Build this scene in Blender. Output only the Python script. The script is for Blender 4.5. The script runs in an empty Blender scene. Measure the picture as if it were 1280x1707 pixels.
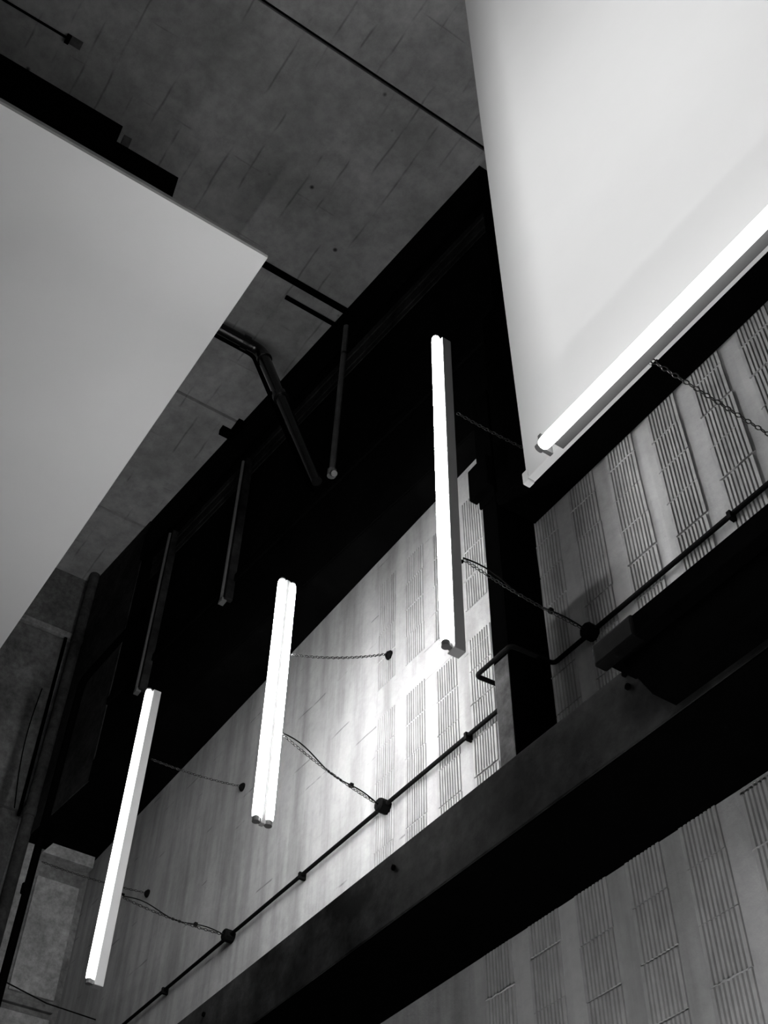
import bpy, bmesh, math, random
from mathutils import Vector, Matrix
random.seed(7)
C = bpy.context.scene.collection
S = bpy.context.scene

# ---------------------------------------------------------------- camera
# world: X runs along the tiled wall, +Y goes into the tiled wall, Z up, camera at the origin (floor at z=-1.6)
cam_d = bpy.data.cameras.new('camera'); cam = bpy.data.objects.new('camera', cam_d); C.objects.link(cam)
RX = Vector((0.55709246, 0.83032928, 0.01418691))
DN = Vector((-0.60916937, 0.42020111, -0.67256502))
FW = Vector((-0.56441179, 0.36603867, 0.73990204))
m = Matrix((RX, -DN, -FW)).transposed().to_4x4()
cam.matrix_world = m
cam_d.sensor_fit = 'HORIZONTAL'; cam_d.sensor_width = 36.0
cam_d.lens = 1948.548 / 1280 * 36.0
cam_d.clip_start = 0.02; cam_d.clip_end = 200
S.camera = cam

# ---------------------------------------------------------------- world, light, exposure
W = bpy.data.worlds.new('hall_daylight'); S.world = W; W.use_nodes = True
W.node_tree.nodes['Background'].inputs[0].default_value = (1, 1, 1, 1)
W.node_tree.nodes['Background'].inputs[1].default_value = 0.02
S.view_settings.view_transform = 'Standard'; S.view_settings.look = 'None'
S.view_settings.exposure = 0.0; S.view_settings.gamma = 1.0; S.view_settings.use_curve_mapping = False
# radiance of each lamp's tubes (old and new tubes differ; the last two are added fills)
P_NEAR, P_MID, P_FAR, P_SLANT, P_FILL_LOW, P_FILL_HIGH = 72., 95., 11., 13., 390., 420.

# ---------------------------------------------------------------- materials
def nodes(name):
    mt = bpy.data.materials.new(name); mt.use_nodes = True
    return mt, mt.node_tree, mt.node_tree.nodes['Principled BSDF']
def N(nt, t, **k):
    n = nt.nodes.new(t)
    for a, v in k.items(): setattr(n, a, v)
    return n
def noise(nt, vec, scale, detail=5, rough=.6, stretch=(1, 1, 1)):
    mp = N(nt, 'ShaderNodeMapping'); mp.inputs['Scale'].default_value = stretch
    nt.links.new(vec, mp.inputs['Vector'])
    n = N(nt, 'ShaderNodeTexNoise'); n.inputs['Scale'].default_value = scale
    n.inputs['Detail'].default_value = detail; n.inputs['Roughness'].default_value = rough
    nt.links.new(mp.outputs[0], n.inputs['Vector'])
    return n.outputs['Fac']
def ramp(nt, fac, pts):
    r = N(nt, 'ShaderNodeValToRGB'); e = r.color_ramp.elements
    while len(e) < len(pts): e.new(.5)
    for i, (p, v) in enumerate(pts): e[i].position = p; e[i].color = (v, v, v, 1)
    nt.links.new(fac, r.inputs[0]); return r.outputs[0]
def mul(nt, a, b, fac=1.0):
    x = N(nt, 'ShaderNodeMixRGB', blend_type='MULTIPLY'); x.inputs[0].default_value = fac
    nt.links.new(a, x.inputs[1]); nt.links.new(b, x.inputs[2]); return x.outputs[0]
def math_(nt, op, a, b):
    x = N(nt, 'ShaderNodeMath', operation=op)
    for i, v in enumerate((a, b)):
        if isinstance(v, (int, float)): x.inputs[i].default_value = v
        else: nt.links.new(v, x.inputs[i])
    return x.outputs[0]
def bump(nt, bs, h, strength, dist=.01):
    b = N(nt, 'ShaderNodeBump'); b.inputs['Strength'].default_value = strength; b.inputs['Distance'].default_value = dist
    nt.links.new(h, b.inputs['Height']); nt.links.new(b.outputs[0], bs.inputs['Normal'])
def pos(nt): return N(nt, 'ShaderNodeNewGeometry').outputs['Position']
def seams(nt, vec, axes, period, offset, width, mask_scale, lo, hi, stretch=(1, 1, 1)):
    """thin broken seam lines every `period` along axis; returns 0..1"""
    sep = N(nt, 'ShaderNodeSeparateXYZ'); nt.links.new(vec, sep.inputs[0])
    wob = math_(nt, 'MULTIPLY', noise(nt, vec, 1.7, 2), .05)
    c = math_(nt, 'ADD', math_(nt, 'ADD', sep.outputs[axes], offset), wob)
    fr = math_(nt, 'PINGPONG', c, period / 2)
    line = ramp(nt, math_(nt, 'DIVIDE', fr, width), [(0, 1), (1, 0)])
    msk = ramp(nt, noise(nt, vec, mask_scale, 3, .6, stretch), [(lo, 0), (hi, 1)])
    return math_(nt, 'MULTIPLY', line, msk)

def simple(name, v, rough=.6, metal=0., spec=.5, var=.15, scale=8, bmp=.1):
    mt, nt, bs = nodes(name); p = pos(nt)
    n = noise(nt, p, scale)
    c = ramp(nt, n, [(.25, v * (1 - var)), (.75, v * (1 + var))])
    nt.links.new(c, bs.inputs['Base Color'])
    bs.inputs['Roughness'].default_value = rough; bs.inputs['Metallic'].default_value = metal
    bs.inputs['Specular IOR Level'].default_value = spec
    if bmp: bump(nt, bs, noise(nt, p, scale * 8), bmp, .004)
    return mt

def concrete_ceiling():
    mt, nt, bs = nodes('board_marked_concrete'); p = pos(nt)
    big = ramp(nt, noise(nt, p, .9, 6, .6), [(.3, .27), (.7, .46)])
    fine = ramp(nt, noise(nt, p, 7, 6, .7), [(.3, .72), (.65, 1.08)])
    col = mul(nt, big, fine)
    s1 = seams(nt, p, 1, .235, .05, .014, 1.7, .50, .60, (1, 2.5, 1))
    s2 = seams(nt, p, 0, .66, .1, .010, 2.4, .54, .62, (2, 1, 1))
    inv = ramp(nt, math_(nt, 'MAXIMUM', s1, math_(nt, 'MULTIPLY', s2, .7)), [(0, 1), (1, .55)])
    col = mul(nt, col, inv)
    vo = N(nt, 'ShaderNodeTexVoronoi'); vo.inputs['Scale'].default_value = 2.6; nt.links.new(p, vo.inputs['Vector'])
    dots = ramp(nt, vo.outputs['Distance'], [(.035, .12), (.075, 1)])
    col = mul(nt, col, dots)
    nt.links.new(col, bs.inputs['Base Color']); bs.inputs['Roughness'].default_value = .8
    bs.inputs['Specular IOR Level'].default_value = .2
    bump(nt, bs, noise(nt, p, 14, 6, .7), .25, .01)
    return mt

def plaster():
    mt, nt, bs = nodes('limewashed_plaster'); p = pos(nt)
    big = ramp(nt, noise(nt, p, 1.3, 5, .55), [(.3, .34), (.7, .43)])
    streak = ramp(nt, noise(nt, p, 3.2, 4, .6, (1.6, 1, .16)), [(.34, .55), (.58, 1.0)])
    fine = ramp(nt, noise(nt, p, 16, 5, .7), [(.25, .88), (.6, 1.03)])
    col = mul(nt, mul(nt, big, streak, .8), fine)
    s = seams(nt, p, 2, .25, -.068, .010, 3.0, .57, .63, (.9, 1, 3))
    sep = N(nt, 'ShaderNodeSeparateXYZ'); nt.links.new(p, sep.inputs[0])
    where = ramp(nt, math_(nt, 'MULTIPLY', math_(nt, 'ADD', sep.outputs[0], 4.3), -1.), [(0, 0), (.6, 1)])
    inv = ramp(nt, math_(nt, 'MULTIPLY', s, where), [(0, 1), (1, .42)])
    col = mul(nt, col, inv)
    nt.links.new(col, bs.inputs['Base Color']); bs.inputs['Roughness'].default_value = .85
    bs.inputs['Specular IOR Level'].default_value = .2
    bump(nt, bs, noise(nt, p, 9, 6, .65), .5, .012)
    return mt

def clay(name='whitewashed_clay_block', k=1.0):
    mt, nt, bs = nodes(name); p = pos(nt)
    a = ramp(nt, noise(nt, p, 3.0, 5, .6), [(.3, .30 * k), (.7, .39 * k)])
    b = ramp(nt, noise(nt, p, 22, 5, .7, (1, 1, .4)), [(.3, .8), (.6, 1.04)])
    nt.links.new(mul(nt, a, b), bs.inputs['Base Color']); bs.inputs['Roughness'].default_value = .85
    bs.inputs['Specular IOR Level'].default_value = .2
    bump(nt, bs, noise(nt, p, 60, 4, .7), .35, .004)
    return mt

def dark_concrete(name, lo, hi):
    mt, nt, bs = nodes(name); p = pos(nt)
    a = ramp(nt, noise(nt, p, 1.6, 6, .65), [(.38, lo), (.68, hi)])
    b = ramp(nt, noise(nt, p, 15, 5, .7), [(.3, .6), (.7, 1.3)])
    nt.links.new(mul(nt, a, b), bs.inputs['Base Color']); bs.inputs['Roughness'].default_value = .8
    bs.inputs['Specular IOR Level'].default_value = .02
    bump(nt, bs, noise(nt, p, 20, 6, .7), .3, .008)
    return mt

def emit(power):
    mt = bpy.data.materials.new('lit_fluorescent_glass'); mt.use_nodes = True; nt = mt.node_tree
    nt.nodes.clear(); e = nt.nodes.new('ShaderNodeEmission'); o = nt.nodes.new('ShaderNodeOutputMaterial')
    e.inputs[1].default_value = power; nt.links.new(e.outputs[0], o.inputs[0]); return mt

M_CEIL = concrete_ceiling(); M_PLA = plaster(); M_CLAY = clay(); M_GROOVE = clay('shaded_clay_groove', .64)
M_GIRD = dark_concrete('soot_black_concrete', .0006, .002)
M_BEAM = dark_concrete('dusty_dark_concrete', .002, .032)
M_FAR = dark_concrete('grey_stained_concrete', .09, .2)
M_FARL = dark_concrete('light_stained_concrete', .2, .32)
M_BLACK = simple('black_steel_and_shade', .0010, .8, 0, .0, .3, 10, .05)  # black steel paint; also shade put into the colour of some faces
M_COLF = dark_concrete('grey_mottled_steel', .05, .13)
M_PIPE = simple('galvanised_black_pipe', .035, .24, .85, .5, .3, 12, .05)
M_CHAIN = simple('dark_chain_steel', .012, .45, .3, .4, .3, 30, 0)
M_CABLE = simple('black_cable_sheath', .003, .8, 0, .06, .3, 30, 0)
M_BODY = simple('white_enamelled_steel', .30, .45, 0, .4, .05, 5, .02)
M_CAP = simple('grey_lampholder_plastic', .1, .5, 0, .4, .1, 9, .02)
M_WHITE = simple('matt_white_board', .80, .7, 0, .2, .03, .8, .03)
M_LEFTW = simple('white_ceiling_board', .82, .8, 0, .1, .03, .7, .03)
M_EDGE = simple('raw_board_edge', .25, .8, 0, .2, .2, 6, .05)
M_FLOOR = simple('worn_concrete_floor', .35, .8, 0, .2, .2, 1.5, .1)
M_PLATE = dark_concrete('rust_black_plate', .002, .010)
M_ENDG = dark_concrete('grey_end_concrete', .018, .045)
M_LPIPE = simple('dull_zinc_pipe', .12, .3, .7, .5, .3, 12, .05)
M_SOIL = dark_concrete('grey_dusty_pipe', .03, .08)
M_GREY = simple('grey_steel_channel', .05, .5, 0, .3, .1, 9, .02)
M_DEAD = simple('unlit_tube_glass', .10, .3, 0, .5, .1, 5, 0)

# ---------------------------------------------------------------- builders (world coordinates in, child meshes local to their Empty)
def link_mesh(name, bm, mat, parent=None, smooth=False):
    bmesh.ops.recalc_face_normals(bm, faces=bm.faces)
    me = bpy.data.meshes.new(name); bm.to_mesh(me); bm.free()
    if smooth:
        for f in me.polygons: f.use_smooth = True
        try: me.set_sharp_from_angle(angle=math.radians(35))
        except Exception: pass
    me.materials.append(mat)
    o = bpy.data.objects.new(name, me); C.objects.link(o)
    if parent is not None:
        r = parent
        off = Vector((0, 0, 0))
        while r is not None: off += r.location; r = r.parent
        me.transform(Matrix.Translation(-off)); o.parent = parent
    return o
def thing(name, loc, label, cat, group=None):
    o = bpy.data.objects.new(name, None); o.empty_display_size = .1; C.objects.link(o); o.location = loc
    tag(o, label, cat, group); return o
def tag(o, label, cat, group=None):
    o['label'] = label; o['category'] = cat
    if group: o['group'] = group
    return o
def struct(o): o['kind'] = 'structure'; return o
def box(bm, x0, x1, y0, y1, z0, z1, bev=0):
    vs = [bm.verts.new((x, y, z)) for x in (x0, x1) for y in (y0, y1) for z in (z0, z1)]
    fs = [(0, 1, 3, 2), (4, 6, 7, 5), (0, 4, 5, 1), (2, 3, 7, 6), (0, 2, 6, 4), (1, 5, 7, 3)]
    F = [bm.faces.new([vs[i] for i in f]) for f in fs]
    if bev:
        es = list({e for f in F for e in f.edges}); bmesh.ops.bevel(bm, geom=es, offset=bev, segments=2, affect='EDGES', profile=.6)
    return vs
def hexa(bm, pts):
    """8 points: bottom 4 (ccw) then top 4"""
    v = [bm.verts.new(p) for p in pts]
    for f in ((3, 2, 1, 0), (4, 5, 6, 7), (0, 1, 5, 4), (1, 2, 6, 5), (2, 3, 7, 6), (3, 0, 4, 7)): bm.faces.new([v[i] for i in f])
def tube(bm, path, r, seg=10, caps=True):
    path = [Vector(p) for p in path]; rings = []
    up = None
    for i, p in enumerate(path):
        t = (path[min(i + 1, len(path) - 1)] - path[max(i - 1, 0)]).normalized()
        if up is None:
            up = t.orthogonal().normalized()
        up = (up - t * up.dot(t)).normalized(); b = t.cross(up)
        rr = r[i] if isinstance(r, (list, tuple)) else r
        rings.append([bm.verts.new(p + (up * math.cos(a) + b * math.sin(a)) * rr) for a in [2 * math.pi * k / seg for k in range(seg)]])
    for a, b in zip(rings, rings[1:]):
        for k in range(seg): bm.faces.new((a[k], a[(k + 1) % seg], b[(k + 1) % seg], b[k]))
    if caps: bm.faces.new(rings[0][::-1]); bm.faces.new(rings[-1])
def bent(pts, rad=.08, n=6):
    """rounds the corners of a polyline"""
    pts = [Vector(p) for p in pts]; out = [pts[0]]
    for a, b, c in zip(pts, pts[1:], pts[2:]):
        u = (a - b).normalized(); v = (c - b).normalized(); p0 = b + u * rad; p1 = b + v * rad
        for k in range(n + 1):
            t = k / n; out.append(p0 * (1 - t) ** 2 + b * 2 * t * (1 - t) + p1 * t * t)
    out.append(pts[-1]); return out
def sag(a, b, s, n=16, twist=0):
    a = Vector(a); b = Vector(b); out = []
    for k in range(n + 1):
        t = k / n; p = a.lerp(b, t); p.z -= s * 4 * t * (1 - t)
        p.x += twist * math.sin(t * 9); out.append(p)
    return out
def chain_bm(bm, path, L=.030, w=.0085, r=.0026):
    """interlocking oval links along a polyline"""
    path = [Vector(p) for p in path]; seg = []; tot = 0
    for a, b in zip(path, path[1:]): seg.append((tot, a, b)); tot += (b - a).length
    n = max(2, int(tot / (L * .80))); k = 0
    for i in range(n):
        s = tot * (i + .5) / n
        while k + 1 < len(seg) and seg[k + 1][0] <= s: k += 1
        t0, a, b = seg[k]; d = (b - a).normalized(); c = a + d * (s - t0)
        u = d.orthogonal().normalized(); v = d.cross(u)
        ang = math.radians(45 + 90 * (i % 2)); side = u * math.cos(ang) + v * math.sin(ang); nor = d.cross(side)
        ring = []; K = 8
        for j in range(K):
            th = 2 * math.pi * (j + .5) / K
            cc = c + d * (math.cos(th) * (L / 2 - r)) + side * (math.sin(th) * w)
            out = (d * math.cos(th) + side * math.sin(th)).normalized()
            ring.append([bm.verts.new(cc + out * r * 1.2), bm.verts.new(cc + nor * r), bm.verts.new(cc - out * r * 1.2), bm.verts.new(cc - nor * r)])
        for j in range(K):
            A = ring[j]; B = ring[(j + 1) % K]
            for q in range(4): bm.faces.new((A[q], A[(q + 1) % 4], B[(q + 1) % 4], B[q]))
def single(name, fn, mat, label, cat, group=None, smooth=True):
    bm = bmesh.new(); fn(bm); o = link_mesh(name, bm, mat, None, smooth); return tag(o, label, cat, group)

HC = 9.95          # ceiling height
YW = 3.40          # tiled wall plane
XF = -10.6         # far wall plane
def ygird(x): return 3.27 + .0873 * (x + 3.58)     # front face of the dark upper wall, slightly askew

# ---------------------------------------------------------------- the setting
bm = bmesh.new(); box(bm, -14, 6, -12, 3.7, -1.75, -1.6); struct(link_mesh('floor', bm, M_FLOOR))
bm = bmesh.new(); box(bm, XF - .3, 3.0, YW, YW + .3, -1.6, HC); wall = struct(link_mesh('wall_right', bm, M_PLA))
bm = bmesh.new(); box(bm, XF - .3, XF, -9, YW, -1.6, HC); far = struct(link_mesh('wall_far', bm, M_FAR))
# ceiling: slab with cast panels hung under it, recessed joints between them
bm = bmesh.new(); box(bm, XF - .3, 3.0, -9, YW + .3, HC + .05, HC + .25); ceil = struct(link_mesh('ceiling', bm, M_GIRD))
edges = [3.0, .50, -1.46, -3.43, -5.54, -7.40, -9.38, XF]
for a, b in zip(edges, edges[1:]):
    bm = bmesh.new(); g = .017
    box(bm, b + (g if b > XF + .1 else 0), a - (g if a < 2.9 else 0), -9, YW, HC, HC + .05, .004)
    link_mesh('concrete_panel', bm, M_CEIL, ceil)

# dark upper wall, slightly out of parallel with the tiled wall, with its form-board ledges
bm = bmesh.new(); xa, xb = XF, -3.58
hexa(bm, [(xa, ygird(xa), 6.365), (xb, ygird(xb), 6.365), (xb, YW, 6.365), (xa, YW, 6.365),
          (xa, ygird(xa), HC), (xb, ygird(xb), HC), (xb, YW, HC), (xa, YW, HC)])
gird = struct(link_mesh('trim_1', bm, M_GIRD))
def ledge(z0, z1, d, mat, name='form_board', x0=xa, x1=xb):
    b = bmesh.new()
    hexa(b, [(x0, ygird(x0) - d, z0), (x1, ygird(x1) - d, z0), (x1, ygird(x1) + .005, z0), (x0, ygird(x0) + .005, z0),
             (x0, ygird(x0) - d, z1), (x1, ygird(x1) - d, z1), (x1, ygird(x1) + .005, z1), (x0, ygird(x0) + .005, z1)])
    return link_mesh(name, b, mat, gird)
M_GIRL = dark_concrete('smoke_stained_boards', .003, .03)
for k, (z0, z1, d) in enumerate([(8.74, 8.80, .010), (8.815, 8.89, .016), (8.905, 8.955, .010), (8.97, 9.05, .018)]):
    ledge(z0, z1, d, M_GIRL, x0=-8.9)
ledge(6.366, HC - .002, .010, M_ENDG, 'pale_end', xa, -9.25)  # thin layer giving the far end of the dark wall a greyer tone
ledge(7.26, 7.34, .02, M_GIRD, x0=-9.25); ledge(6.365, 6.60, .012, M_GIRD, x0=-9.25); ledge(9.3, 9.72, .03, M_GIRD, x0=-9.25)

# far wall relief
def farbox(name, y0, y1, z0, z1, d, mat, bev=.01, parent=far):
    b = bmesh.new(); box(b, XF - .01, XF + d, y0, y1, z0, z1, bev); return link_mesh(name, b, mat, parent)
farbox('wall_panel', -1.0, 2.53, 6.66, 8.93, .05, M_FAR)
farbox('wall_panel', 2.60, 2.80, 6.66, 8.93, .04, M_FAR)
farbox('ledge', -1.0, 2.86, 8.96, 9.04, .07, M_FARL)
farbox('plaster_patch', 2.885, 3.33, 4.92, 6.065, .03, M_FARL, .012)
farbox('wall_panel', 2.56, 2.83, 2.0, 6.60, .03, M_FARL)
farbox('sill', 2.84, 3.34, 4.80, 4.86, .05, M_FAR)
farbox('wall_panel', 2.84, 3.33, 3.2, 4.74, .03, M_FARL)
b = bmesh.new(); hexa(b, [(XF, 2.84, 6.24), (XF + .16, 2.84, 6.24), (XF + .16, 3.375, 6.24), (XF, 3.375, 6.24),
                          (XF, 2.92, 6.365), (XF + .16, 2.92, 6.365), (XF + .16, 3.375, 6.365), (XF, 3.375, 6.365)])
link_mesh('corbel', b, M_FARL, far)

# ---------------------------------------------------------------- clay blocks combed with keying grooves
def tile_mesh(i):
    b = bmesh.new(); w = .214; h = .243; n = 9; prof = []
    for k in range(n + 1):
        x = -w / 2 + w * k / n; j = random.uniform(-.0012, .0012)
        hi = -.0105 + random.uniform(-.001, .001)
        if k == 0: prof += [(x, .004), (x, hi), (x + .0055, hi)]
        elif k == n: prof += [(x - .0055, hi), (x, hi), (x, .004)]
        else: prof += [(x - .0055 + j, hi), (x + j, -.0035), (x + .0055 + j, hi)]
    # drop doubled corner points
    slant = random.uniform(-.004, .004)
    top = [b.verts.new((x, y, h / 2 + slant * (x / w))) for x, y in prof]
    bot = [b.verts.new((x, y, -h / 2 + slant * (x / w))) for x, y in prof]
    for k in range(len(prof) - 1): b.faces.new((top[k], top[k + 1], bot[k + 1], bot[k]))
    for ring in (top, bot):
        for k in range(1, len(prof) - 1):
            pass
    b.faces.new(top[::-1]); b.faces.new(bot)
    me = bpy.data.meshes.new('clay_block'); bmesh.ops.recalc_face_normals(b, faces=b.faces); b.to_mesh(me); b.free()
    me.materials.append(M_CLAY); me.materials.append(M_GROOVE)  # second slot darkens the grooves: their shade is put into the colour
    for f in me.polygons:
        if abs(f.normal.z) < .5 and -.009 < f.center.y < -.004 and len(f.vertices) == 4: f.material_index = 1
    return me
TM = [tile_mesh(i) for i in range(5)]
beads = bmesh.new()
def smear(bm, x0, x1, z, y, r):
    n = 9; prev = None
    for k in range(n):
        t = k / (n - 1); x = x0 + (x1 - x0) * t; zz = z + random.uniform(-.004, .004); rr = r * random.uniform(.5, 1.3) * (0.3 if k in (0, n - 1) else 1)
        ring = [bm.verts.new((x, y + .004, zz - rr)), bm.verts.new((x, y - rr * .8, zz - rr * .4)), bm.verts.new((x, y - rr * .8, zz + rr * .5)), bm.verts.new((x, y + .004, zz + rr))]
        if prev:
            for q in range(3): bm.faces.new((prev[q], ring[q], ring[q + 1], prev[q + 1]))
        prev = ring
nt_ = 0
for k in range(-4, 8):
    xc = -2.79 - .34 * k
    dz = {0: 0, 1: -.023, -1: -.076}.get(k, random.uniform(-.06, .04))
    for r in range(17):
        z = 1.94 + .25 * r + dz + random.uniform(-.006, .006)
        if 2.80 < z < 3.06: continue                      # built in behind the beam
        if z > (6.42 if xc < -3.75 else 5.27): continue
        if z < 2.9 and xc < -4.4: continue
        if 4.78 < z < 4.99 and -5.4 < xc < -4.0 and k >= 4: continue      # mortar band
        fade = max(0., (-xc - 3.3)) * .004                # blocks sink into the plaster towards the far end
        o = bpy.data.objects.new('clay_block', random.choice(TM)); C.objects.link(o); o.parent = wall
        o.location = (xc + random.uniform(-.005, .005), YW + fade, z)
        o.rotation_euler = (0, math.radians(random.uniform(-.7, .7)), 0)
        nt_ += 1
        if random.random() < .55 and fade < .004:
            smear(beads, xc - .11, xc + .11 + random.uniform(-.05, .02), z - .125, YW - .010, .0036)
o = link_mesh('mortar_smear', beads, M_PLA, wall); o['kind'] = 'stuff'
# raised band of mortar across the lit wall, running past the vertical strips
b = bmesh.new(); smear(b, -4.75, -4.28, 4.80, YW - .001, .005); smear(b, -4.3, -4.02, 4.70, YW - .001, .005)
o = link_mesh('mortar_band', b, M_PLA, wall)

# ---------------------------------------------------------------- beam, deck plate, column, bulkhead
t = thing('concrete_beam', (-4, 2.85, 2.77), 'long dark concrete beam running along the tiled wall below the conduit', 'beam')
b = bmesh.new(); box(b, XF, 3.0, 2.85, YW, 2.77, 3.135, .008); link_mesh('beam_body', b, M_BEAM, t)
b = bmesh.new(); box(b, XF, 3.0, 2.856, YW - .005, 2.762, 2.771, .001); link_mesh('soffit_shade', b, M_BLACK, t)  # black sheet that puts the underside's shade into colour
for x, z in ((-4.236, 3.043), (-2.553, 3.105), (-2.548, 3.035), (-6.2, 3.05)):
    b = bmesh.new(); tube(b, [(x, 2.853, z), (x, 2.838, z)], .014, 8); link_mesh('bolt', b, M_BLACK, t, True)

t = thing('steel_deck_box', (-1.0, 2.75, 3.05), 'black steel box section jutting out above the dark beam at the right edge', 'girder')
b = bmesh.new(); box(b, -2.50, 3.0, 2.665, 2.848, 3.04, 3.145, .004); link_mesh('box_body', b, M_BLACK, t)
b = bmesh.new(); box(b, -2.535, -2.30, 2.655, 2.72, 3.038, 3.15, .012); link_mesh('end_plate', b, M_PLATE, t)
b = bmesh.new(); hexa(b, [(-2.33, 2.73, 2.80), (3.0, 2.73, 2.755), (3.0, 2.848, 2.755), (-2.33, 2.848, 2.80),
                          (-2.45, 2.73, 3.04), (3.0, 2.73, 3.04), (3.0, 2.848, 3.04), (-2.45, 2.848, 3.04)])
link_mesh('added_dark_cover', b, M_BLACK, t)  # black cover added to darken the beam face below the box

t = thing('steel_column', (-3.62, 3.25, 3.135), 'upright steel column between the lit wall and the shaded wall, grey front and side coloured black for shade', 'column')
b = bmesh.new(); box(b, -3.565, -3.555, 3.106, YW, 3.135, 6.36); link_mesh('web_plate', b, M_BLACK, t)  # side turned from the lamps; its shade is put into the black colour
b = bmesh.new(); box(b, -3.685, -3.565, 3.106, 3.14, 3.135, 4.06, .002); link_mesh('front_flange', b, M_COLF, t)  # front flange is grey below and black above
b = bmesh.new(); box(b, -3.685, -3.565, 3.106, 3.14, 4.06, 6.36, .002); link_mesh('front_flange', b, M_BLACK, t)['label'] = 'black upper part of the front flange'
b = bmesh.new(); box(b, -3.685, -3.565, YW - .03, YW, 3.135, 6.36, .002); link_mesh('rear_flange', b, M_BLACK, t)
b = bmesh.new(); box(b, -3.735, -3.545, 3.045, 3.106, 5.38, 5.66, .01); link_mesh('head_bracket', b, M_BLACK, t)
b = bmesh.new(); box(b, -3.695, -3.545, 3.09, 3.106, 5.30, 6.36, .004); link_mesh('cover_plate', b, M_BLACK, t)

t = thing('dark_bulkhead', (-1.0, 3.1, 5.2), 'black boxed bulkhead above the shaded ribbed wall, behind the white panel', 'bulkhead')
b = bmesh.new(); box(b, -3.535, 3.0, 3.10, YW - .016, 5.205, 7.2, .006); link_mesh('bulkhead_box', b, M_BLACK, t)
b = bmesh.new(); box(b, -3.53, 3.0, 3.088, 3.10, 5.21, 5.30, .004); link_mesh('edge_angle', b, M_BLACK, t)

# ---------------------------------------------------------------- white panels
t = thing('white_partition', (-1.0, 2.2, 3.67), 'tall upright white panel at top right with a lit lamp along its bottom edge', 'panel')
yp = 2.2; zb = 1.6695 * yp
b = bmesh.new(); hexa(b, [(-2.312, yp, zb), (-.25, yp, zb), (-.25, yp + .03, zb), (-2.312, yp + .03, zb),
                          (-2.385, yp, HC), (-.25, yp, HC), (-.25, yp + .03, HC), (-2.385, yp + .03, HC)])
link_mesh('panel_board', b, M_WHITE, t)
b = bmesh.new()
box(b, -2.32, -1.60, yp - .004, yp + .034, zb - .006, zb + .006, .001); box(b, -1.565, -.25, yp - .004, yp + .034, zb - .006, zb + .006, .001)
link_mesh('edge_strip', b, M_WHITE, t)
b = bmesh.new(); box(b, -2.335, -2.300, yp - .006, yp + .03, zb - .02, zb + .05, .006); link_mesh('corner_clip', b, M_WHITE, t)

t = thing('white_ceiling_baffle', (-6, 0, 7.5), 'large flat white panel hanging level at the left, below the concrete ceiling', 'panel')
b = bmesh.new(); box(b, -12.0 + 1.42, -4.132, -6.0, 1.628, 7.5, 7.53); link_mesh('panel_board', b, M_LEFTW, t)
b = bmesh.new(); box(b, -4.131, -4.112, -6.0, 1.60, 7.498, 7.535); link_mesh('edge_trim', b, M_EDGE, t)
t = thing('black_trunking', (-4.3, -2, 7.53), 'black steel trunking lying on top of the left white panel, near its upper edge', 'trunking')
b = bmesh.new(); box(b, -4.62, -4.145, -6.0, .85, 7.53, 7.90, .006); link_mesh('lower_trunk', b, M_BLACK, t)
b = bmesh.new(); box(b, -4.70, -4.165, -6.0, .36, 7.90, 8.19, .006); link_mesh('shadow_box', b, M_BLACK, t)  # added black box standing in for the shadow on the ceiling
b = bmesh.new(); box(b, -4.20, -4.16, .39, .45, 7.90, 8.08, .004); link_mesh('bracket', b, M_COLF, t)
for x, y in ((-4.3, .75), (-4.3, .5), (-4.3, .62)):
    b = bmesh.new(); tube(b, [(x, y, 7.90), (x, y, 7.925)], .014, 6); link_mesh('bolt', b, M_BLACK, t)
for y in (-3.4,):
    b = bmesh.new(); tube(b, [(-4.45, y, 7.9), (-4.45, y, HC)], .009, 6); link_mesh('hanger_rod', b, M_BLACK, t)

# ---------------------------------------------------------------- fluorescent lamps
def lamp_upright(x, y, z0, z1, label, power, twin=False, front=1, tube_r=.026, group='upright fluorescent lamps hung along the wall'):
    t = thing('fluorescent_lamp', (x, y, z0), label, 'lamp', group)
    b = bmesh.new()
    if twin: box(b, x - .020, x + .018, y + .026, y + .052, z0 - .035, z1 + .01, .004)
    elif front < 0: box(b, x - .032, x + .028, y - .08, y - .030, z0 - .035, z1 + .01, .004)
    else: box(b, x - .032, x + .028, y + .030, y + .095, z0 - .035, z1 + .01, .004)
    link_mesh('batten_body', b, M_BODY, t)
    if front > 0:
        for zz in (4.185, 4.80 if twin else (5.32 if x < -6 else 5.40)):
            b = bmesh.new(); yy = y + (.052 if twin else .095); tube(b, [(x, yy - .004, zz), (x, yy + .03, zz)], .009, 6); link_mesh('chain_eye', b, M_BLACK, t)
    tm = emit(power)
    spots = [(x, y)] + ([(x, y + .078)] if twin else [])
    for (tx, ty) in spots:
        b = bmesh.new()
        tube(b, [(tx, ty, z0 + .0), (tx, ty, z0 + .012), (tx, ty, z0 + .05), (tx, ty, z1 - .05), (tx, ty, z1 - .012), (tx, ty, z1)],
             [tube_r * .75, tube_r * .93, tube_r, tube_r, tube_r * .93, tube_r * .75], 16)
        link_mesh('tube', b, tm, t, True)
        for za, zc in ((z0 - .03, z0), (z1, z1 + .012)):
            b = bmesh.new(); tube(b, [(tx, ty, za), (tx, ty, zc)], tube_r * .85, 12)
            lx = x - .002; 
            box(b, min(lx, tx) - .012, max(lx, tx) + .012, min(ty, y + .04 * front), max(ty, y + .04 * front), za + .002, zc - .001)
            link_mesh('lamp_holder', b, M_CAP, t, True)
    return t
lamp_upright(-3.250, 2.462, 3.59, 6.08, 'upright lit lamp nearest the black column, grey fixture end showing at its foot', P_NEAR)
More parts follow.
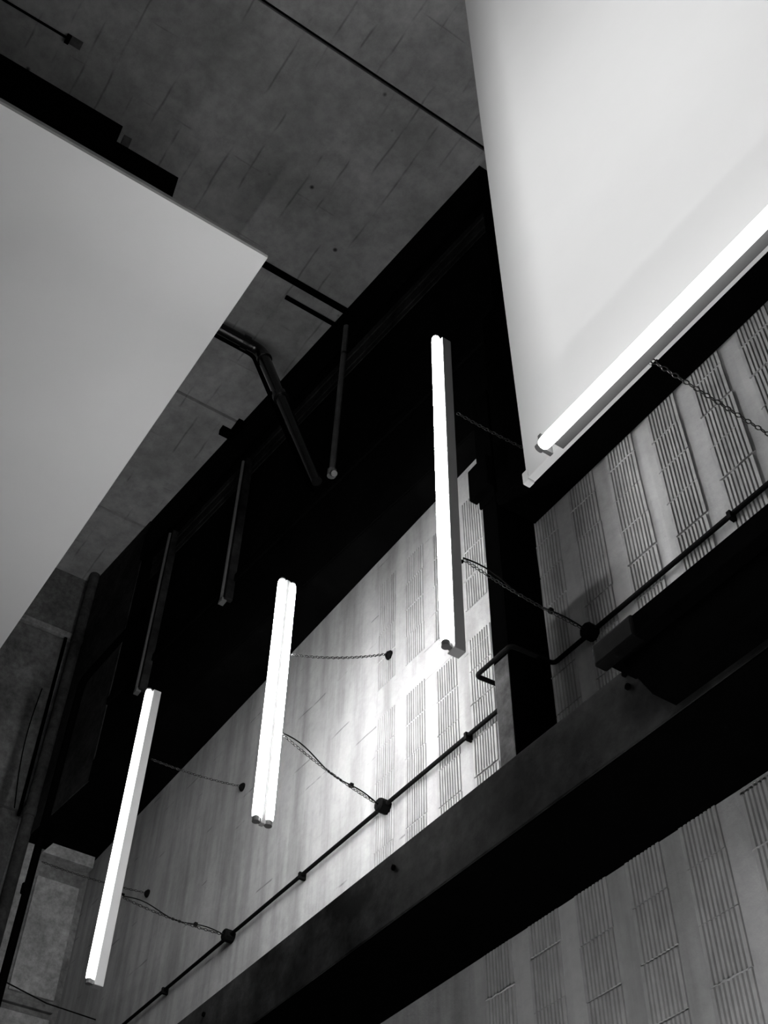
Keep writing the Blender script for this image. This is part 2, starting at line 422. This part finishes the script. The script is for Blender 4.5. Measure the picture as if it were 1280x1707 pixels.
lamp_upright(-5.016, 2.462, 3.60, 5.405, 'shortest and brightest upright lit lamp, middle of the three in front of the pale wall', P_MID, True)
lamp_upright(-7.193, 2.462, 3.545, 5.93, 'upright lit lamp furthest left, low beside the far wall', P_FAR)

t = thing('fluorescent_lamp', (-1.2, 2.1, 3.62), 'slanting lit lamp along the bottom edge of the white panel at the right', 'lamp')
xa_, xb_ = -2.075, -.28; yt, zt = 2.075, 3.562
b = bmesh.new(); box(b, xa_ + .01, xb_ + .03, 2.115, 2.178, 3.60, 3.655, .004); link_mesh('batten_body', b, M_GREY, t)
b = bmesh.new(); tube(b, [(xa_, yt, zt), (xa_ + .012, yt, zt), (xa_ + .05, yt, zt), (xb_ - .05, yt, zt), (xb_, yt, zt)], [.021, .026, .028, .028, .021], 16); link_mesh('tube', b, emit(P_SLANT), t, True)
for xx in (xa_, xb_):
    b = bmesh.new(); s_ = -1 if xx == xa_ else 1
    tube(b, [(xx + s_ * .022, yt, zt), (xx, yt, zt)], .02, 12)
    box(b, xx + min(0, s_ * .018), xx + max(0, s_ * .018), yt, 2.13, zt - .012, 3.64); link_mesh('lamp_holder', b, M_CAP, t, True)

# two added, unseen trough lamps that brighten the white panel and the lower wall
t = lamp_upright(-1.3, -2.2, 4.4, 6.9, 'added unseen upright lamp with a trough reflector, brightening the white panel', P_FILL_HIGH, front=-1, group='added trough lamps outside the picture')
for zz in (5.0, 6.7):
    b = bmesh.new(); tube(b, [(-1.3, -2.3, zz), (-1.3, -2.36, zz)], .012, 8); link_mesh('bracket', b, M_BLACK, t)  # brackets of the added lamp
b = bmesh.new(); tube(b, [(-1.3, -2.38, 4.4), (-1.3, -2.38, HC)], .025, 10); link_mesh('added_drop_rod', b, M_BLACK, t)
b = bmesh.new(); box(b, -1.408, -1.0, -2.3, -2.285, 4.3, 7.0); box(b, -1.408, -1.40, -2.3, -1.75, 4.3, 7.0); box(b, -1.008, -1.0, -2.3, -1.95, 4.3, 7.0)  # trough walls shaped to keep the added light on the panel
link_mesh('reflector', b, M_GREY, t)  # reflector of the added lamp
t = thing('fluorescent_lamp', (-2.0, .9, -1.6), 'added unseen floor trough lamp brightening the lower ribbed wall', 'lamp', 'added trough lamps outside the picture')  # added lamp, unseen, to brighten the lower wall
AIM = Matrix.Translation((-2.0, .9, -1.42)) @ Matrix.Rotation(math.radians(-36), 4, 'X')
def aimed(fn, name, mat, smooth=False):
    b = bmesh.new(); fn(b); b.transform(AIM); return link_mesh(name, b, mat, t, smooth)
def trough(b):
    box(b, -1.3, 1.3, -.075, .075, -.05, -.04); box(b, -1.3, 1.3, -.075, -.068, -.04, .11); box(b, -1.3, 1.3, .068, .075, -.04, .11)
aimed(trough, 'reflector', M_BODY)  # reflector of the added floor lamp
aimed(lambda b: tube(b, [(-1.22, 0, 0), (1.22, 0, 0)], .022, 14), 'tube', emit(P_FILL_LOW), True)
for hx in (-1.28, 1.22): aimed(lambda b: box(b, hx, hx + .06, -.02, .02, -.04, .024), 'lamp_holder', M_CAP)  # holders of the added floor lamp
for hx in (-3.0, -1.1):
    b = bmesh.new(); box(b, hx, hx + .1, .82, .98, -1.6, -1.48, .004); link_mesh('foot', b, M_BODY, t)

# unlit tubes fixed upright on the dark upper wall
for (x, z0, z1, lab) in ((-7.06, 7.03, 8.95, 'unlit upright tube on the dark upper wall, the shorter-looking one nearer the white panel tip'),
                         (-8.46, 6.90, 9.05, 'unlit upright tube on the dark upper wall directly above the furthest lit lamp')):
    y = ygird(x) - .06
    t = thing('unlit_lamp', (x, y, z0), lab, 'lamp', 'unlit tubes on the dark upper wall')
    b = bmesh.new(); box(b, x + .03, x + .075, y - .01, y + .065, z0, z1, .004); link_mesh('batten_body', b, M_GIRL, t)
    b = bmesh.new(); tube(b, [(x, y - .01, z0 + .02), (x, y - .01, z1)], .017, 10); link_mesh('tube', b, M_DEAD, t, True)
    b = bmesh.new(); box(b, x - .02, x + .05, y - .028, y + .02, z0 - .02, z0 + .02, .004); link_mesh('lamp_holder', b, M_CAP, t)

# ---------------------------------------------------------------- conduit on the wall with boxes, clips and lamp chains
ZR = 4.075; YR = 3.368
def pipe_thing(name, path, r, mat, label, cat, group=None, seg=10):
    return single(name, lambda b: tube(b, path, r, seg), mat, label, cat, group)
t = thing('wall_conduit', (-7, YR, ZR), 'black conduit pipe running along the lit wall, left of the column', 'conduit')
b = bmesh.new(); tube(b, bent([(XF, YR, ZR), (-3.80, YR, ZR), (-3.80, 3.075, ZR - .02), (-3.50, 3.075, ZR - .02), (-3.50, YR, ZR), (3.0, YR, ZR)], .03), .0135, 10)
link_mesh('pipe', b, M_CABLE, t, True)
t['label'] = 'thin black conduit pipe running along the wall and stepping around the column'
for x in (-5.13, -7.09, -3.20, -9.05):
    b = bmesh.new(); tube(b, [(x, YW, ZR), (x, YR - .035, ZR), (x, YR - .045, ZR)], [.046, .046, .036], 10); j = link_mesh('junction_box', b, M_CABLE, t, True)
for x in (-4.27, -6.10, -2.20, -8.1):
    b = bmesh.new(); box(b, x - .012, x + .012, YR - .02, YW, ZR - .03, ZR + .018, .003); link_mesh('saddle_clip', b, M_CABLE, t)

def hang(x0, y0, z0, x1, z1, lab, y1=YR - .04, cable=True, s=.022, group='chains tying the lamps to the wall', L=.030):
    t = thing('lamp_chain', (x0, y0, z0), lab, 'chain', group)
    b = bmesh.new(); chain_bm(b, sag((x0, y0, z0), (x1, y1, z1), s, 12), L); link_mesh('chain_links', b, M_CHAIN, t)
    if cable:
        p = sag((x0, y0, z0 + .01), (x1, y1, z1 - .005), s * .25, 18)
        for k, q in enumerate(p): q.z += .018 * math.sin(k / 18 * math.pi * 3.0); q.x += .008 * math.sin(k / 18 * 7)
        b = bmesh.new(); tube(b, p, .0042, 6); link_mesh('power_cable', b, M_CABLE, t, True)
        q = p[13]; b = bmesh.new(); box(b, q.x - .012, q.x + .012, q.y - .012, q.y + .012, q.z - .014, q.z + .012, .003); link_mesh('cable_tie', b, M_CABLE, t)
    return t
hang(-3.245, 2.585, 4.20, -3.20, ZR, 'chain and cable from the lamp nearest the column down to the conduit box')
hang(-5.010, 2.566, 4.20, -5.13, ZR, 'chain and cable from the shortest lamp to the conduit box on the bright wall')
hang(-7.205, 2.585, 4.17, -7.09, ZR, 'chain and cable from the furthest left lamp to its conduit box')
def wall_disc(x, z, lab, y=YW):
    def f(b): tube(b, [(x, y, z), (x, y - .012, z), (x, y - .03, z), (x, y - .034, z)], [.036, .036, .02, .01], 12)
    single('wall_rose', f, M_CABLE, lab, 'wall fixing', 'round chain fixings on the wall')
wall_disc(-5.128, 5.297, 'small round black chain fixing on the bright wall right of the shortest lamp')
wall_disc(-8.866, 5.238, 'small round black chain fixing on the wall right of the furthest left lamp')
wall_disc(-7.22, 5.40, 'small round chain fixing hidden in the glare of the shortest lamp')
hang(-4.99, 2.572, 4.80, -5.128, 5.297, 'bare chain running nearly level from the shortest lamp to a round fixing', YW - .03, False, .03)
hang(-8.85, 2.42, 5.20, -8.866, 5.238, 'thin bare chain crossing behind the furthest left lamp to a round fixing', YW - .03, False, .02)
hang(-7.19, 2.585, 5.32, -7.22, 5.40, 'thin bare chain from the furthest left lamp towards the shortest lamp', YW - .03, False, .02)
hang(-3.235, 2.585, 5.40, -3.22, 5.40, 'short bare chain from the top of the lamp nearest the column into the dark', 3.11, False, .01)
hang(-1.582, 2.215, 3.672, -1.582, 3.67, 'chain from the white panel bottom edge across the shaded ribbed wall', YW, False, .006, L=.034)
pipe_thing('hook_wire', [(-9.55, 2.55, 4.49), (-9.55, 2.95, 4.41), (-9.55, YW - .002, 4.39)], .006, M_CABLE,
           'thin wire stay at the bottom left corner of the picture', 'wire')

# ---------------------------------------------------------------- pipes
t = thing('bent_pole', (-8.87, 2.35, 4), 'black pole rising beside the far wall and bending to the dark upper wall', 'pipe')
b = bmesh.new(); tube(b, bent([(-8.87, 2.345, -1.6), (-8.87, 2.37, 7.12), (-8.87, 2.83, 8.28)], .12), .034, 10); link_mesh('pole', b, M_BLACK, t, True)
for z in (4.9, 3.2):
    b = bmesh.new(); tube(b, [(-8.87, 2.353, z), (-8.87, 2.353, z + .08)], .039, 10); link_mesh('coupling', b, M_BLACK, t, True)

t = thing('service_duct', (-6.35, 2.0, 9.8), 'thick dark metal pipe bending from the ceiling down across the dark upper wall', 'pipe')
path = bent([(-6.35, .6, 9.80), (-6.35, 2.60, 9.79), (-5.60, 2.965, 7.30)], .10)
n_ = len(path); b = bmesh.new(); tube(b, path, [.062] * (n_ - 1) + [.045], 16); link_mesh('pipe', b, M_PIPE, t, True)
d0 = Vector((0, 1, 0)); d1 = (Vector((-5.60, 2.965, 7.30)) - Vector((-6.35, 2.60, 9.79))).normalized()
for c, d in ((Vector((-6.35, 2.42, 9.79)), d0), (Vector((-6.35, 2.60, 9.79)) + d1 * .18, d1), (Vector((-6.35, 2.60, 9.79)) + d1 * 1.05, d1)):
    b = bmesh.new(); tube(b, [c - d * .035, c + d * .035], .076, 16); link_mesh('coupling', b, M_PIPE, t, True)
path2 = bent([(-6.49, .6, 9.86), (-6.49, 2.58, 9.86), (-5.72, 3.0, 7.28)], .08)
b = bmesh.new(); tube(b, path2, .022, 8); link_mesh('side_conduit', b, M_BLACK, t, True)

t = thing('vertical_conduit', (-5.5, 3.0, 7.3), 'thin upright pipe on the dark upper wall ending in an elbow beside the thick pipe', 'pipe')
b = bmesh.new(); tube(b, bent([(-5.425, 3.045, 9.45), (-5.50, 3.045, 7.36), (-5.43, 3.03, 7.28)], .04), .027, 10); link_mesh('pipe', b, M_LPIPE, t, True)
b = bmesh.new(); tube(b, [(-5.505, 3.045, 7.33), (-5.50, 3.045, 7.40)], .038, 10); link_mesh('elbow', b, M_CAP, t, True)
b = bmesh.new(); tube(b, [(-5.44, 3.05, 9.0), (-5.44, 3.05, 9.02)], .034, 10); link_mesh('coupling', b, M_PIPE, t, True)

pipe_thing('ceiling_conduit', [(-5.545, .6, 9.915), (-5.545, ygird(-5.54), 9.915)], .032, M_BLACK, 'straight black pipe under the ceiling from the white panel tip to the dark wall', 'pipe')
pipe_thing('ceiling_conduit', [(-5.745, 2.52, 9.925), (-5.745, ygird(-5.7), 9.925)], .024, M_BLACK, 'short black pipe stub under the ceiling near the white panel tip', 'pipe')
single('ceiling_bracket', lambda b: (box(b, -7.60, -7.52, 2.78, ygird(-7.6) + .02, 9.86, HC, .008), box(b, -7.52, -7.34, 2.88, ygird(-7.5) + .01, 9.78, HC, .008)), M_BLACK,
       'small black bracket where the ceiling joint meets the dark upper wall', 'bracket', smooth=False)
t = thing('ceiling_rod', (-4.62, -1.2, 9.9), 'thin black rod with a small end box on the ceiling, at the top left corner', 'pipe')
b = bmesh.new(); tube(b, [(-4.64, -3.2, 9.93), (-4.61, -.30, 9.93)], .012, 8); link_mesh('rod', b, M_BLACK, t, True)
b = bmesh.new(); box(b, -4.655, -4.575, -.30, -.26, 9.91, HC, .004); link_mesh('end_box', b, M_BLACK, t)
b = bmesh.new(); box(b, -4.655, -4.575, -.26, -.16, 9.943, HC, .002); link_mesh('plate', b, M_FAR, t)

# pipes and wires on the far wall
t = thing('soil_pipe', (XF + .1, 2.6, 3), 'thick dark pipe running down the far wall from the ceiling corner', 'pipe')
b = bmesh.new(); tube(b, [(XF + .15, 2.61, HC), (XF + .15, 2.63, -1.6)], .062, 12); link_mesh('pipe', b, M_SOIL, t, True)
for z in (8.88, 6.60, 4.2):
    b = bmesh.new(); tube(b, [(XF + .15, 2.615, z - .05), (XF + .15, 2.615, z + .05)], .076, 12); link_mesh('coupling', b, M_SOIL, t, True)
pipe_thing('thin_wall_pipe', [(XF + .08, 2.495, 8.93), (XF + .08, 2.53, 6.58)], .019, M_BLACK, 'thin black pipe left of the thick pipe on the far wall, ending at the ledge', 'pipe')
pipe_thing('loose_wire', [(XF + .07, 2.40 - .05 * math.sin(k / 12 * math.pi) + .006 * k, 8.15 - .125 * k) for k in range(13)], .006, M_BLACK,
           'thin loose wire bowing out beside the pipes on the far wall', 'wire', seg=6)
